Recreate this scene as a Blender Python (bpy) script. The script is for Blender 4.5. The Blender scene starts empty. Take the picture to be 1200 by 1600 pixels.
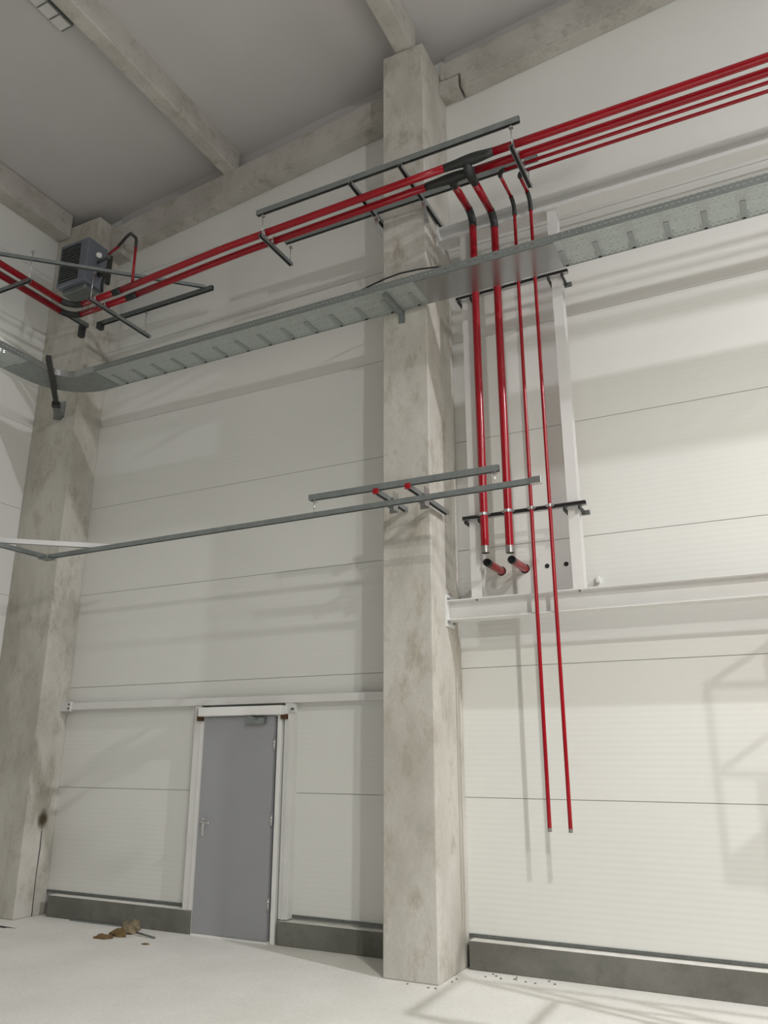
import bpy, bmesh, math, random
from mathutils import Vector, Matrix
random.seed(7)
C = bpy.context.scene.collection
S = bpy.context.scene
PI = math.pi

# ------------------------------------------------------------------ camera
cam_d = bpy.data.cameras.new('camera'); cam = bpy.data.objects.new('camera', cam_d); C.objects.link(cam)
cam_d.sensor_fit = 'VERTICAL'; cam_d.sensor_height = 36.0; cam_d.lens = 1232.7 / 1600 * 36.0
cam_d.clip_end = 200
cam.location = (0, -7.17, 1.75)
cam.rotation_euler = (math.radians(90 + 17.03), 0, math.radians(26.7))
S.camera = cam

# ------------------------------------------------------------------ light and exposure
S.view_settings.view_transform = 'Standard'; S.view_settings.look = 'None'
S.view_settings.exposure = -0.16; S.view_settings.gamma = 1.0
S.view_settings.use_curve_mapping = False
w = bpy.data.worlds.new('world'); S.world = w; w.use_nodes = True
w.node_tree.nodes['Background'].inputs[0].default_value = (1.0, 0.98, 1.0, 1)
w.node_tree.nodes['Background'].inputs[1].default_value = 0.04

def area(name, loc, size, power, col, rot=(0, 0, 0), spread=180):
    l = bpy.data.lights.new(name, 'AREA'); l.shape = 'SQUARE'; l.size = size; l.energy = power; l.color = col
    l.spread = math.radians(spread)
    o = bpy.data.objects.new(name, l); C.objects.link(o); o.location = loc; o.rotation_euler = rot
    return o
# hall lamps read off their shadows, plus an added fill: position, size, power, colour
LAMPS = [((2.75, -6.8, 7.25), .18, 410, (1.0, .99, .90), 8, -20, 152),
         ((8.2, -3.7, 9.95), .20, 1500, (.96, .95, 1.0), 0, 0, 180),
         ((7.1, -12.7, 7.0), .26, 500, (1.0, .985, .965), 55, 0, 180),
         ((3.6, -4.6, 9.4), .50, 20, (1.0, .985, .92), 0, 0, 180),  # added overhead fill to brighten the right side, not a known lamp
         ((2.7, -13.5, 8.9), .50, 60, (1.0, .985, .92), 20, 10, 180)]
for i, (p, sz_, pw, col, tl, hd_, sprd) in enumerate(LAMPS):
    area('lamp_light', p, sz_, pw, col, rot=(math.radians(tl), 0, math.radians(hd_)), spread=sprd)

# ------------------------------------------------------------------ materials
def nt(name):
    m = bpy.data.materials.new(name); m.use_nodes = True
    n = m.node_tree.nodes; l = m.node_tree.links; b = n['Principled BSDF']
    return m, n, l, b
def plain(name, col, rough=.5, metal=0.0, var=0.06, scale=6.0, bump=0.0, emit=0):
    m, n, l, b = nt(name)
    tc = n.new('ShaderNodeTexCoord'); no = n.new('ShaderNodeTexNoise'); no.inputs['Scale'].default_value = scale
    no.inputs['Detail'].default_value = 5
    l.new(tc.outputs['Object'], no.inputs['Vector'])
    r = n.new('ShaderNodeValToRGB'); r.color_ramp.elements[0].position = .3; r.color_ramp.elements[1].position = .7
    r.color_ramp.elements[0].color = [c * (1 - var) for c in col] + [1]
    r.color_ramp.elements[1].color = [min(1, c * (1 + var)) for c in col] + [1]
    l.new(no.outputs['Fac'], r.inputs[0]); l.new(r.outputs[0], b.inputs['Base Color'])
    b.inputs['Roughness'].default_value = rough; b.inputs['Metallic'].default_value = metal
    if bump:
        bp = n.new('ShaderNodeBump'); bp.inputs['Strength'].default_value = bump; bp.inputs['Distance'].default_value = .01
        l.new(no.outputs['Fac'], bp.inputs['Height']); l.new(bp.outputs[0], b.inputs['Normal'])
    if emit:
        b.inputs['Emission Color'].default_value = (*col, 1); b.inputs['Emission Strength'].default_value = emit
    return m
def concrete(name, base, dark, stain, sc=1.0, zs=.45, rough=.85, amount=.75):
    m, n, l, b = nt(name)
    tc = n.new('ShaderNodeTexCoord'); mp = n.new('ShaderNodeMapping'); mp.inputs['Scale'].default_value = (1, 1, zs)
    l.new(tc.outputs['Object'], mp.inputs[0])
    def noise(s, d=6, rg=.6):
        x = n.new('ShaderNodeTexNoise'); x.inputs['Scale'].default_value = s; x.inputs['Detail'].default_value = d
        x.inputs['Roughness'].default_value = rg; l.new(mp.outputs[0], x.inputs['Vector']); return x
    def ramp(src, a, bb, c0, c1):
        r = n.new('ShaderNodeValToRGB'); e = r.color_ramp.elements
        e[0].position = a; e[1].position = bb; e[0].color = c0; e[1].color = c1; l.new(src, r.inputs[0]); return r
    big = noise(1.6 * sc, 7, .62); mid = noise(5.5 * sc, 8, .7); fine = noise(60 * sc, 4, .6)
    r1 = ramp(big.outputs['Fac'], .36, .62, (*dark, 1), (*base, 1))
    f2 = ramp(mid.outputs['Fac'], .52, .72, (0, 0, 0, 1), (amount, amount, amount, 1))
    mx = n.new('ShaderNodeMix'); mx.data_type = 'RGBA'; l.new(f2.outputs[0], mx.inputs['Factor'])
    l.new(r1.outputs[0], mx.inputs['A']); mx.inputs['B'].default_value = (*stain, 1)
    f3 = ramp(fine.outputs['Fac'], .3, .75, (.93, .93, .93, 1), (1.05, 1.05, 1.05, 1))
    mu = n.new('ShaderNodeMix'); mu.data_type = 'RGBA'; mu.blend_type = 'MULTIPLY'; mu.inputs['Factor'].default_value = 1
    l.new(mx.outputs['Result'], mu.inputs['A']); l.new(f3.outputs[0], mu.inputs['B'])
    l.new(mu.outputs['Result'], b.inputs['Base Color']); b.inputs['Roughness'].default_value = rough
    bp = n.new('ShaderNodeBump'); bp.inputs['Strength'].default_value = .25; bp.inputs['Distance'].default_value = .006
    l.new(mid.outputs['Fac'], bp.inputs['Height']); l.new(bp.outputs[0], b.inputs['Normal'])
    return m
def panel_mat(name, col):
    # white coated sandwich panel with fine horizontal micro-ribs
    m, n, l, b = nt(name)
    tc = n.new('ShaderNodeTexCoord'); sp = n.new('ShaderNodeSeparateXYZ'); l.new(tc.outputs['Object'], sp.inputs[0])
    ml = n.new('ShaderNodeMath'); ml.operation = 'MULTIPLY'; ml.inputs[1].default_value = 2 * PI / .05
    l.new(sp.outputs['Z'], ml.inputs[0])
    sn = n.new('ShaderNodeMath'); sn.operation = 'SINE'; l.new(ml.outputs[0], sn.inputs[0])
    bp = n.new('ShaderNodeBump'); bp.inputs['Strength'].default_value = .25; bp.inputs['Distance'].default_value = .0010
    l.new(sn.outputs[0], bp.inputs['Height']); l.new(bp.outputs[0], b.inputs['Normal'])
    no = n.new('ShaderNodeTexNoise'); no.inputs['Scale'].default_value = .8; no.inputs['Detail'].default_value = 5
    l.new(tc.outputs['Object'], no.inputs['Vector'])
    r = n.new('ShaderNodeValToRGB'); e = r.color_ramp.elements; e[0].position = .3; e[1].position = .7
    e[0].color = [c * .965 for c in col] + [1]; e[1].color = [*col, 1]
    l.new(no.outputs['Fac'], r.inputs[0]); l.new(r.outputs[0], b.inputs['Base Color'])
    b.inputs['Roughness'].default_value = .5
    return m
def tray_mat(name, k=1.0, bands=1):
    # galvanised sheet, punched with rows of short slots, denser beside each cross rib
    m, n, l, b = nt(name)
    tc = n.new('ShaderNodeTexCoord')
    no = n.new('ShaderNodeTexVoronoi'); no.inputs['Scale'].default_value = 55; l.new(tc.outputs['Object'], no.inputs['Vector'])
    r = n.new('ShaderNodeValToRGB'); e = r.color_ramp.elements; e[0].position = 0; e[1].position = 1
    e[0].color = (.41*k, .45*k, .435*k, 1); e[1].color = (.46*k, .505*k, .485*k, 1)
    l.new(no.outputs['Color'], r.inputs[0]); l.new(r.outputs[0], b.inputs['Base Color'])
    b.inputs['Metallic'].default_value = .55; b.inputs['Roughness'].default_value = .42
    uv = n.new('ShaderNodeUVMap'); sp = n.new('ShaderNodeSeparateXYZ'); l.new(uv.outputs[0], sp.inputs[0])
    def M(op, a, bb=None, c=None):
        x = n.new('ShaderNodeMath'); x.operation = op
        for i, v in enumerate((a, bb, c)):
            if v is None: continue
            if isinstance(v, (int, float)): x.inputs[i].default_value = v
            else: l.new(v, x.inputs[i])
        return x.outputs[0]
    u, v = sp.outputs['X'], sp.outputs['Y']
    row = M('FLOOR', M('DIVIDE', v, .036))
    off = M('MULTIPLY', M('MODULO', row, 2.0), .025)
    su = M('LESS_THAN', M('MODULO', M('ADD', u, off), .05), .026)
    sv = M('LESS_THAN', M('MODULO', v, .036), .0075)
    slot = M('MULTIPLY', su, sv)
    # second family of short cross slots in a band next to every rib
    band = M('MULTIPLY', float(bands), M('LESS_THAN', M('MODULO', M('ADD', u, .012), .302), .10))
    c1 = M('LESS_THAN', M('MODULO', v, .018), .007)
    c2 = M('LESS_THAN', M('MODULO', u, .025), .017)
    cs = M('MULTIPLY', band, M('MULTIPLY', c1, c2))
    hole = M('MAXIMUM', M('MULTIPLY', slot, M('GREATER_THAN', M('MODULO', row, 3.0), .5)), cs)
    inv = M('SUBTRACT', 1.0, hole)
    l.new(inv, b.inputs['Alpha'])
    return m

M_wall = panel_mat('white_panel', (.79, .795, .755))
M_joint = plain('panel_joint', (.42, .42, .40), .7)
M_ceil = plain('ceiling_sheet', (.54, .525, .52), .7, 0, .03, 1.2)
M_floor = concrete('floor_concrete', (.80, .79, .745), (.72, .71, .66), (.84, .83, .80), .55, 1, .8, .5)
M_col = concrete('column_concrete', (.62, .60, .545), (.45, .43, .375), (.33, .29, .22), .95, .5, .85, .8)
M_beam = concrete('beam_concrete', (.56, .54, .50), (.43, .41, .37), (.28, .25, .19), .8, 1, .85, .8)
M_plinth = concrete('plinth_concrete', (.21, .21, .185), (.145, .145, .125), (.11, .11, .09), 1.3, 1, .9, .6)
M_plinthtop = plain('plinth_top_pale', (.72, .71, .66), .9, 0, .1, 9)  # paler tone for the upward faces of the plinth
M_white = plain('white_steel', (.74, .74, .72), .45, 0, .03, 3)
M_whitep = plain('white_plastic', (.88, .88, .86), .4, 0, .02, 3)
M_galv = plain('galvanised_steel', (.27, .295, .29), .45, .6, .10, 12)
M_galvd = plain('strut_steel', (.17, .185, .18), .45, .6, .15, 25)
M_smooth = plain('smooth_sheet', (.44, .455, .455), .2, .95, .03, 3)
M_dark = plain('recess_shade', (.015, .015, .015), .7)  # near-black put in for the shade inside slots, bores, holes and grille
M_red = plain('red_paint', (.31, .003, .011), .22, 0, .08, 3)
M_black = plain('black_fitting', (.035, .037, .036), .5, .3, .2, 8)
M_pipeend = plain('bare_pipe_end', (.33, .32, .30), .35, .8, .2, 20)
M_chrome = plain('zinc_clamp', (.60, .60, .60), .22, .9, .1, 20)
M_door = plain('door_grey', (.35, .355, .375), .5, 0, .03, 2)
M_doorlit = plain('door_frame_lit', (.86, .86, .84), .35, 0, .02, 2)  # near-white stands for daylight at the door gap and a highlight on the frame
M_rust = plain('rust', (.10, .045, .02), .9, 0, .3, 20)
M_heat = plain('heater_housing', (.17, .185, .22), .45, .2, .05, 5)
M_plate = plain('bracket_plate', (.22, .24, .235), .5, .6, .12, 20)
M_wood = plain('brown_scrap', (.17, .11, .045), .9, 0, .35, 25)
M_foil = plain('crumpled_sheet', (.22, .18, .11), .7, 0, .4, 14)
M_lamp = plain('lamp_face', (1, 1, .97), .4, 0, 0, 3, emit=6)
M_lampoff = plain('lamp_lens', (.62, .62, .60), .3, 0, .04, 8)
M_lift = plain('lift_orange', (.65, .20, .03), .45)
M_tyre = plain('tyre_rubber', (.03, .03, .03), .8)
M_tray = tray_mat('perforated_tray')
M_rail = tray_mat('perforated_rail_shaded', .62, 0)  # darker copy of the tray sheet, side shade put into the colour
M_rib = plain('pressed_rib', (.28, .31, .30), .5, .3, .08, 20)

# ------------------------------------------------------------------ helpers
def obj(name, bm, m, parent=None, smooth=False):
    me = bpy.data.meshes.new(name); bm.normal_update(); bm.to_mesh(me); bm.free()
    if isinstance(m, (list, tuple)):
        for x in m: me.materials.append(x)
    else: me.materials.append(m)
    if smooth:
        for p in me.polygons: p.use_smooth = True
    o = bpy.data.objects.new(name, me); C.objects.link(o)
    if parent:
        o.parent = parent; o.location = -parent.location
    return o
def rebase(o, base):
    base = Vector(base); o.data.transform(Matrix.Translation(-base)); o.location = base; return o
def tag(o, label, cat, group=None):
    o['label'] = label; o['category'] = cat
    if group: o['group'] = group
    return o
def thing(name, label, cat, loc=(0, 0, 0), group=None):
    o = bpy.data.objects.new(name, None); C.objects.link(o); o.location = loc; o.empty_display_size = .1
    return tag(o, label, cat, group)
def struct(name, bm, m, **k):
    o = obj(name, bm, m, **k); o['kind'] = 'structure'; return o
def B(bm, x0, x1, y0, y1, z0, z1, bev=0, mi=0):
    vs = [bm.verts.new((x, y, z)) for x in (x0, x1) for y in (y0, y1) for z in (z0, z1)]
    fs = []
    for q in ((0, 1, 3, 2), (4, 6, 7, 5), (0, 4, 5, 1), (2, 3, 7, 6), (0, 2, 6, 4), (1, 5, 7, 3)):
        f = bm.faces.new([vs[i] for i in q]); f.material_index = mi; fs.append(f)
    if bev:
        es = list({e for f in fs for e in f.edges})
        bmesh.ops.bevel(bm, geom=es, offset=bev, segments=2, affect='EDGES', profile=.5)
    return vs
def newbox(*a, **k):
    bm = bmesh.new(); B(bm, *a, **k); return bm
def frame(d, up=(0, 0, 1)):
    d = Vector(d).normalized(); u = Vector(up)
    if abs(d.dot(u)) > .99: u = Vector((0, 1, 0))
    s = d.cross(u).normalized(); return s, s.cross(d).normalized()
def tube(bm, pts, r, seg=14, cap=True, mi=0):
    pts = [Vector(p) for p in pts]; rings = []
    rs = r if isinstance(r, (list, tuple)) else [r] * len(pts)
    s = None
    for i, p in enumerate(pts):
        if i == 0: d = pts[1] - p
        elif i == len(pts) - 1: d = p - pts[-2]
        else: d = (pts[i + 1] - p).normalized() + (p - pts[i - 1]).normalized()
        d.normalize()
        if s is None: s, u = frame(d)
        else:
            s = (s - d * s.dot(d)).normalized(); u = s.cross(d)
        k = 1.0
        if 0 < i < len(pts) - 1:
            c = d.dot((pts[i + 1] - p).normalized()); k = 1 / max(.5, c) if False else 1.0
        rings.append([bm.verts.new(p + (s * math.cos(a) + u * math.sin(a)) * rs[i] * k) for a in [2 * PI * j / seg for j in range(seg)]])
    for a, b in zip(rings, rings[1:]):
        for j in range(seg):
            f = bm.faces.new((a[j], b[j], b[(j + 1) % seg], a[(j + 1) % seg])); f.material_index = mi; f.smooth = True
    if cap:
        for rg in (rings[0], rings[-1]):
            try: f = bm.faces.new(rg); f.material_index = mi
            except ValueError: pass
    return rings
def T(pts, r, seg=14, cap=True):
    bm = bmesh.new(); tube(bm, pts, r, seg, cap); bmesh.ops.recalc_face_normals(bm, faces=bm.faces); return bm
def arc(c, a, b, r, n=8):
    # quarter bend about corner c, entering along a (unit, towards c) leaving along b
    c, a, b = Vector(c), Vector(a).normalized(), Vector(b).normalized()
    o = c - a * r + b * r
    return [o + (-b) * r * math.cos(t) + a * r * math.sin(t) for t in [PI / 2 * i / n for i in range(n + 1)]]
def sweep(bm, pts, prof, closed=True, up=(0, 0, 1), mi=None):
    # sweep a 2-D profile (side, up) along pts
    rings = []; pts = [Vector(p) for p in pts]
    for i, p in enumerate(pts):
        if i == 0: d = pts[1] - p
        elif i == len(pts) - 1: d = p - pts[-2]
        else: d = (pts[i + 1] - p).normalized() + (p - pts[i - 1]).normalized()
        s, u = frame(d, up)
        rings.append([bm.verts.new(p + s * a + u * b) for a, b in prof])
    n = len(prof)
    for a, b in zip(rings, rings[1:]):
        for j in range(n if closed else n - 1):
            k = (j + 1) % n
            f = bm.faces.new((a[j], b[j], b[k], a[k]))
            if mi: f.material_index = mi[j]
    if closed:
        for rg in (rings[0], rings[-1]): bm.faces.new(rg)
    bmesh.ops.recalc_face_normals(bm, faces=bm.faces)
    return rings

def strut(p0, p1, w=.041, h=.041, label='', name='strut_channel', mat=None, group=None, slot=(0, 0, -1), cap=None, cat='channel'):
    """C-shaped strut channel between two points, open slot on its lower side"""
    p0, p1 = Vector(p0), Vector(p1); t = .003; lip = .006
    prof = [(-w/2, h/2), (w/2, h/2), (w/2, -h/2), (w/2-lip, -h/2), (w/2-lip, -h/2+.007), (w/2-t, -h/2+.007), (w/2-t, h/2-t),
            (-w/2+t, h/2-t), (-w/2+t, -h/2+.007), (-w/2+lip, -h/2+.007), (-w/2+lip, -h/2), (-w/2, -h/2)]
    up = (0, 0, 1) if abs((p1 - p0).normalized().z) < .9 else (0, 1, 0)
    mi_dark = None
    if slot == (0, -1, 0): up = (0, 1, 0)
    if slot == (0, 1, 0): up = (0, -1, 0)
    root = thing(name, label, cat, p0, group)
    bm = bmesh.new(); sweep(bm, [p0, p1], prof, up=up)
    obj('channel', bm, mat or M_galv, root)
    s, u = frame(p1 - p0, up)
    bm = bmesh.new(); c = -h/2 + .012
    sweep(bm, [p0 + u * c, p1 + u * c], [(-w/2+t, .001), (w/2-t, .001), (w/2-t, -.001), (-w/2+t, -.001)], up=up)
    o = obj('slot', bm, M_dark, root); o['label'] = 'dark strip standing for shade inside the open slot of the channel'
    if cap:
        bm = bmesh.new(); d = (p1 - p0).normalized()
        q = p0 if cap == 'start' else p1; dd = -d if cap == 'start' else d
        sweep(bm, [q - dd * .012, q + dd * .01], [(-w/2-.003, h/2+.003), (w/2+.003, h/2+.003), (w/2+.003, -h/2-.003), (-w/2-.003, -h/2-.003)], up=up)
        o = obj('end_cap', bm, M_red, root); o['label'] = 'red end cap'
    return root
def rod(x, y, z0, z1, label, group=None, r=.005, mat=None):
    root = thing('threaded_rod', label, 'rod', (x, y, z0), group)
    obj('rod', T([(x, y, z0), (x, y, z1)], r, 8), mat or M_chrome, root)
    for z in (z0 + .012, z1 - .012):
        obj('nut', T([(x, y, z - .006), (x, y, z + .006)], .012, 6), M_chrome, root)
    obj('washer_plate', newbox(x-.02, x+.02, y-.02, y+.02, z1-.032, z1-.026), M_chrome, root)
    return root

# ================================================================== STRUCTURE
XL = -8.76
ZC = lambda x: 10.18 + .1 * x          # sloping roof
# floor
struct('floor', newbox(XL - .3, 12, -20, .3, -.2, 0), M_floor)
# back wall: panels laid horizontally with narrow joints
JT = [.245] + [1.37 + 1.157 * k for k in range(9)]
def panels(name, axis, a0, a1, roof):
    bm = bmesh.new()
    for i, z0 in enumerate(JT):
        z1 = JT[i + 1] if i + 1 < len(JT) else 11.6
        cut = []
        if axis == 'x':
            g = .0035
            if z1 < 3:
                segs = [(a0, -5.86), (-4.63, a1)] if z0 < 2.2 else [(a0, a1)]
                if z0 < 2.2 and z1 > 2.26:
                    B(bm, -5.86, -4.63, 0, .16, 2.2, z1 - g)
            else: segs = [(a0, a1)]
            for s0, s1 in segs: B(bm, s0, s1, 0, .16, z0 + g, z1 - g, mi=0)
        else:
            B(bm, XL - .16, XL, a0, a1, z0 + .0035, z1 - .0035, mi=0)
    if axis == 'x':
        B(bm, a0, -5.86, .006, .15, .0, 11.6, mi=1); B(bm, -4.63, a1, .006, .15, .0, 11.6, mi=1); B(bm, -5.86, -4.63, .006, .15, 2.2, 11.6, mi=1)
    else: B(bm, XL - .15, XL - .006, a0, a1, 0, 11.6, mi=1)
    return struct(name, bm, [M_wall, M_joint])
panels('wall_back', 'x', XL, 12, 0)
panels('wall_left', 'y', -20, 0.15, 0)
# sloping ceiling
bm = bmesh.new()
vs = [bm.verts.new((x, y, ZC(x) + dz)) for x in (XL - .2, 12) for y in (-20, .2) for dz in (0, .15)]
for q in ((0, 1, 3, 2), (4, 6, 7, 5), (0, 4, 5, 1), (2, 3, 7, 6), (0, 2, 6, 4), (1, 5, 7, 3)): bm.faces.new([vs[i] for i in q])
struct('ceiling', bm, M_ceil)
# concrete plinths at the wall foot
def plinth(name, x0, x1, y0=-.12, h=.222):
    bm = newbox(x0, x1, y0, .02, 0, h, bev=.006)
    for f in bm.faces:
        if f.normal.z > .9 or (f.calc_center_median().z > h - .004): f.material_index = 1
    bm.normal_update()
    for f in bm.faces: f.material_index = 1 if f.normal.z > .6 else 0
    return struct(name, bm, [M_plinth, M_plinthtop])
plinth('baseboard_left', -7.80, -5.76)
plinth('baseboard_middle', -4.70, -3.2, h=.212)
plinth('baseboard_right', -2.735, 12)
bm = bmesh.new(); 
for a, b_ in ((-7.95, -5.86), (-4.63, -3.2), (-2.77, 12)): B(bm, a, b_, -.012, .003, .236, .256)
struct('trim_1', bm, M_galvd)
# horizontal white rail and door posts in the left bay
struct('trim_2', newbox(-7.78, -3.25, -.11, -.004, 2.255, 2.335, bev=.004), M_white)
struct('trim_3', newbox(-5.885, -5.795, -.10, .1, .222, 2.255, bev=.004), M_white)
struct('trim_4', newbox(-4.705, -4.60, -.10, .1, .222, 2.255, bev=.004), M_white)
struct('trim_6', newbox(-4.655, -4.64, -.115, -.09, .222, 2.14), M_white)

root = thing('rail_bracket', 'small white bolted bracket joining the low rail to the corner column', 'bracket', (-7.86, -.1, 2.25))
obj('plate', newbox(-7.95, -7.78, -.125, -.08, 2.24, 2.35, bev=.004), M_white, root)
for z in (2.27, 2.32): obj('bolt', T([(-7.80, -.127, z), (-7.80, -.142, z)], .012, 6), M_galvd, root)
root = thing('rail_bracket', 'small grey bolt bracket on the rail at the upper right of the door', 'bracket', (-4.6, -.12, 2.19))
obj('plate', newbox(-4.63, -4.56, -.125, -.105, 2.16, 2.235, bev=.004), M_white, root)
obj('bolt', T([(-4.59, -.125, 2.19), (-4.59, -.15, 2.19)], .014, 6), M_galvd, root)

# ------------------------------------------------------------------ door
door = bpy.data.objects.new('door_1', None); C.objects.link(door); door.location = (-5.26, -.1, 0); door['kind'] = 'structure'
door['label'] = 'grey steel personnel door under a white header box'
obj('leaf', newbox(-5.725, -4.815, -.125, -.08, .02, 2.125, bev=.003), M_door, door)
bm = bmesh.new(); B(bm, -5.795, -5.728, -.10, -.02, 0, 2.13); B(bm, -4.785, -4.735, -.11, -.02, 0, 2.13, bev=.003); B(bm, -5.795, -4.735, -.10, -.02, 2.128, 2.15)
o = obj('frame', bm, M_doorlit, door)
o = obj('lit_threshold', newbox(-5.72, -4.80, -.14, -.05, .0, .018), M_doorlit, door)  # bright line of daylight under the leaf, put into the colour
o = obj('header_box', newbox(-5.765, -4.685, -.205, -.09, 2.135, 2.228, bev=.008), M_whitep, door); o['label'] = 'white header box above the leaf'
cl = obj('door_closer', newbox(-5.14, -4.91, -.185, -.127, 2.045, 2.11, bev=.006), M_galv, door); cl['label'] = 'silver door closer'
bm = bmesh.new(); tube(bm, [(-4.98, -.19, 2.10), (-5.10, -.24, 2.115), (-5.02, -.2, 2.125)], .008, 8)
a = obj('closer_arm', bm, M_galv, cl); a.location = -door.location + door.location
hd = obj('door_handle', T([(-5.655, -.127, 1.07), (-5.655, -.175, 1.07), (-5.64, -.182, 1.07), (-5.53, -.182, 1.068)], .011, 10), M_chrome, door); hd['label'] = 'bright lever handle'
a = obj('rose_plate', newbox(-5.675, -5.635, -.133, -.124, .93, 1.11, bev=.003), M_chrome, door)
for z in (.35, 1.12, 1.85):
    obj('hinge', T([(-4.80, -.135, z - .06), (-4.80, -.135, z + .06)], .012, 10), M_chrome, door)
for nm, x in (('left', -5.79), ('right', -4.70)):
    o = obj('corner_cleat', newbox(x - .035, x + .035, -.135, -.095, 2.09, 2.225 if nm == 'left' else 2.14), M_rust, door); o['label'] = 'rusty brown cleat'

# ------------------------------------------------------------------ concrete columns
bm = newbox(-3.27, -2.772, -.695, 0.0, 0, 9.50, bev=.012)
c1 = obj('concrete_column', bm, M_col); rebase(c1, (-3.02, -.35, 0))
tag(c1, 'tall stained concrete column in the middle, red pipes passing in front of its top', 'column')
root = thing('concrete_column', 'concrete corner column at the left with the grey fan heater near its top', 'column', (-8.35, -.2, 0))
bm = newbox(XL, -7.95, -.43, 0.0, 0, 9.13, bev=.012)
obj('shaft', bm, M_col, root)
# rust stain + vertical joint on its right face
STAIN_C = (-7.95, -.19, 1.02)
def stain_mat():
    m, n, l, b = nt('stain'); tc = n.new('ShaderNodeTexCoord'); mp = n.new('ShaderNodeMapping')
    mp.vector_type = 'TEXTURE'; mp.inputs['Location'].default_value = STAIN_C; mp.inputs['Scale'].default_value = (1, .13, .20)
    l.new(tc.outputs['Object'], mp.inputs[0])
    ln = n.new('ShaderNodeVectorMath'); ln.operation = 'LENGTH'; l.new(mp.outputs[0], ln.inputs[0])
    no = n.new('ShaderNodeTexNoise'); no.inputs['Scale'].default_value = 9; l.new(tc.outputs['Object'], no.inputs['Vector'])
    ad = n.new('ShaderNodeMath'); ad.operation = 'MULTIPLY_ADD'; l.new(no.outputs['Fac'], ad.inputs[0]); ad.inputs[1].default_value = .5; l.new(ln.outputs['Value'], ad.inputs[2])
    r = n.new('ShaderNodeValToRGB'); e = r.color_ramp.elements; e[0].position = .45; e[0].color = (.85, .85, .85, 1); e[1].position = .85; e[1].color = (0, 0, 0, 1)
    l.new(ad.outputs[0], r.inputs[0]); l.new(r.outputs[0], b.inputs['Alpha'])
    b.inputs['Base Color'].default_value = (.09, .065, .03, 1); b.inputs['Roughness'].default_value = .9
    return m
M_stain = stain_mat()
o = obj('stain', newbox(-7.951, -7.9485, -.36, -.02, .76, 1.30), M_stain, root); o['label'] = 'brown rust stain'
bm = bmesh.new(); tube(bm, [(-7.948, -.185, .9), (-7.948, -.18, .72), (-7.948, -.19, .4), (-7.948, -.185, 0.0)], [.004, .006, .004, .005], 6)
o = obj('crack', bm, M_dark, root); o['label'] = 'thin dark vertical crack'
obj('corbel', newbox(-7.96, -7.70, -.2, 0, 8.58, 8.68, bev=.006), M_beam, root)
# corbel for the right hand roof beam belongs to the middle column
o = obj('corbel', newbox(-2.775, -2.535, -.2, 0.0, 9.195, 9.385, bev=.008), M_beam, c1); o.location = Vector((0, 0, 0)) - c1.location

# ------------------------------------------------------------------ concrete roof beams and purlins
def slope_beam(name, x0, x1, y0, y1, zb, ht, label, notch=None):
    bm = bmesh.new()
    prof = [(x0, 0), (x1, 0), (x1, ht), (x0, ht)]
    if notch: prof = [(notch, 0), (x1, 0), (x1, ht), (x0, ht), (x0, .215), (notch, .205)]
    f_ = []
    for y in (y0, y1):
        f_.append([bm.verts.new((x, y, zb(x) + h)) for x, h in prof])
    n_ = len(prof)
    bm.faces.new(f_[0]); bm.faces.new(f_[1])
    for j in range(n_): bm.faces.new((f_[0][j], f_[1][j], f_[1][(j+1) % n_], f_[0][(j+1) % n_]))
    bmesh.ops.recalc_face_normals(bm, faces=bm.faces)
    bmesh.ops.bevel(bm, geom=list(bm.edges), offset=.008, segments=2, affect='EDGES')
    o = obj(name, bm, M_beam); rebase(o, ((x0+x1)/2, (y0+y1)/2, zb((x0+x1)/2)))
    return tag(o, label, 'beam')
zb = lambda x: 9.455 + .1 * x
slope_beam('roof_beam', -7.95, -3.275, -.2, 0.0, zb, .41, 'long concrete beam on the wall between the corner column and the middle column')
slope_beam('roof_beam', -2.765, 12, -.2, 0.0, zb, .45, 'concrete beam on the wall right of the middle column, notched over a corbel', notch=-2.505)
def purlin(x, y0, y1, label, w_=.20, h_=.36, zlow=None):
    z1 = ZC(x) + .02; z0 = z1 - h_ if zlow is None else zlow
    o = obj('roof_purlin', newbox(x - w_/2, x + w_/2, y0, y1, z0, z1, bev=.015), M_beam); rebase(o, (x, (y0+y1)/2, z0))
    return tag(o, label, 'beam')
purlin(-5.84, -20, -.12, 'concrete ceiling purlin resting on the wall beam between the two columns')
purlin(-3.0, -20, -.60, 'concrete ceiling purlin ending on top of the middle column', w_=.22, zlow=9.505)
purlin(-.2, -20, -.12, 'concrete ceiling purlin furthest right, past the frame edge')
purlin(2.6, -20, -.12, 'concrete ceiling purlin well right of the pipes')
o = obj('roof_beam', newbox(XL, -8.5, -20, -.44, 8.95, 9.32, bev=.012), M_beam); rebase(o, (-8.63, -10, 8.95))
tag(o, 'concrete edge beam along the top of the left wall', 'beam')

for nm_, a_, b_ in (('trim_7', -7.95, -3.275), ('trim_8', -2.765, 12)):
    bm = bmesh.new(); q = [bm.verts.new((x, y, z)) for y in (-.035, -.001) for x, z in ((a_, zb(a_) + .40), (b_, zb(b_) + .40), (b_, ZC(b_) + .05), (a_, ZC(a_) + .05))]
    for f in ((0, 1, 2, 3), (7, 6, 5, 4), (0, 4, 5, 1), (1, 5, 6, 2), (2, 6, 7, 3), (3, 7, 4, 0)): bm.faces.new([q[i] for i in f])
    bmesh.ops.recalc_face_normals(bm, faces=bm.faces)
    struct(nm_, bm, M_ceil)

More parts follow.
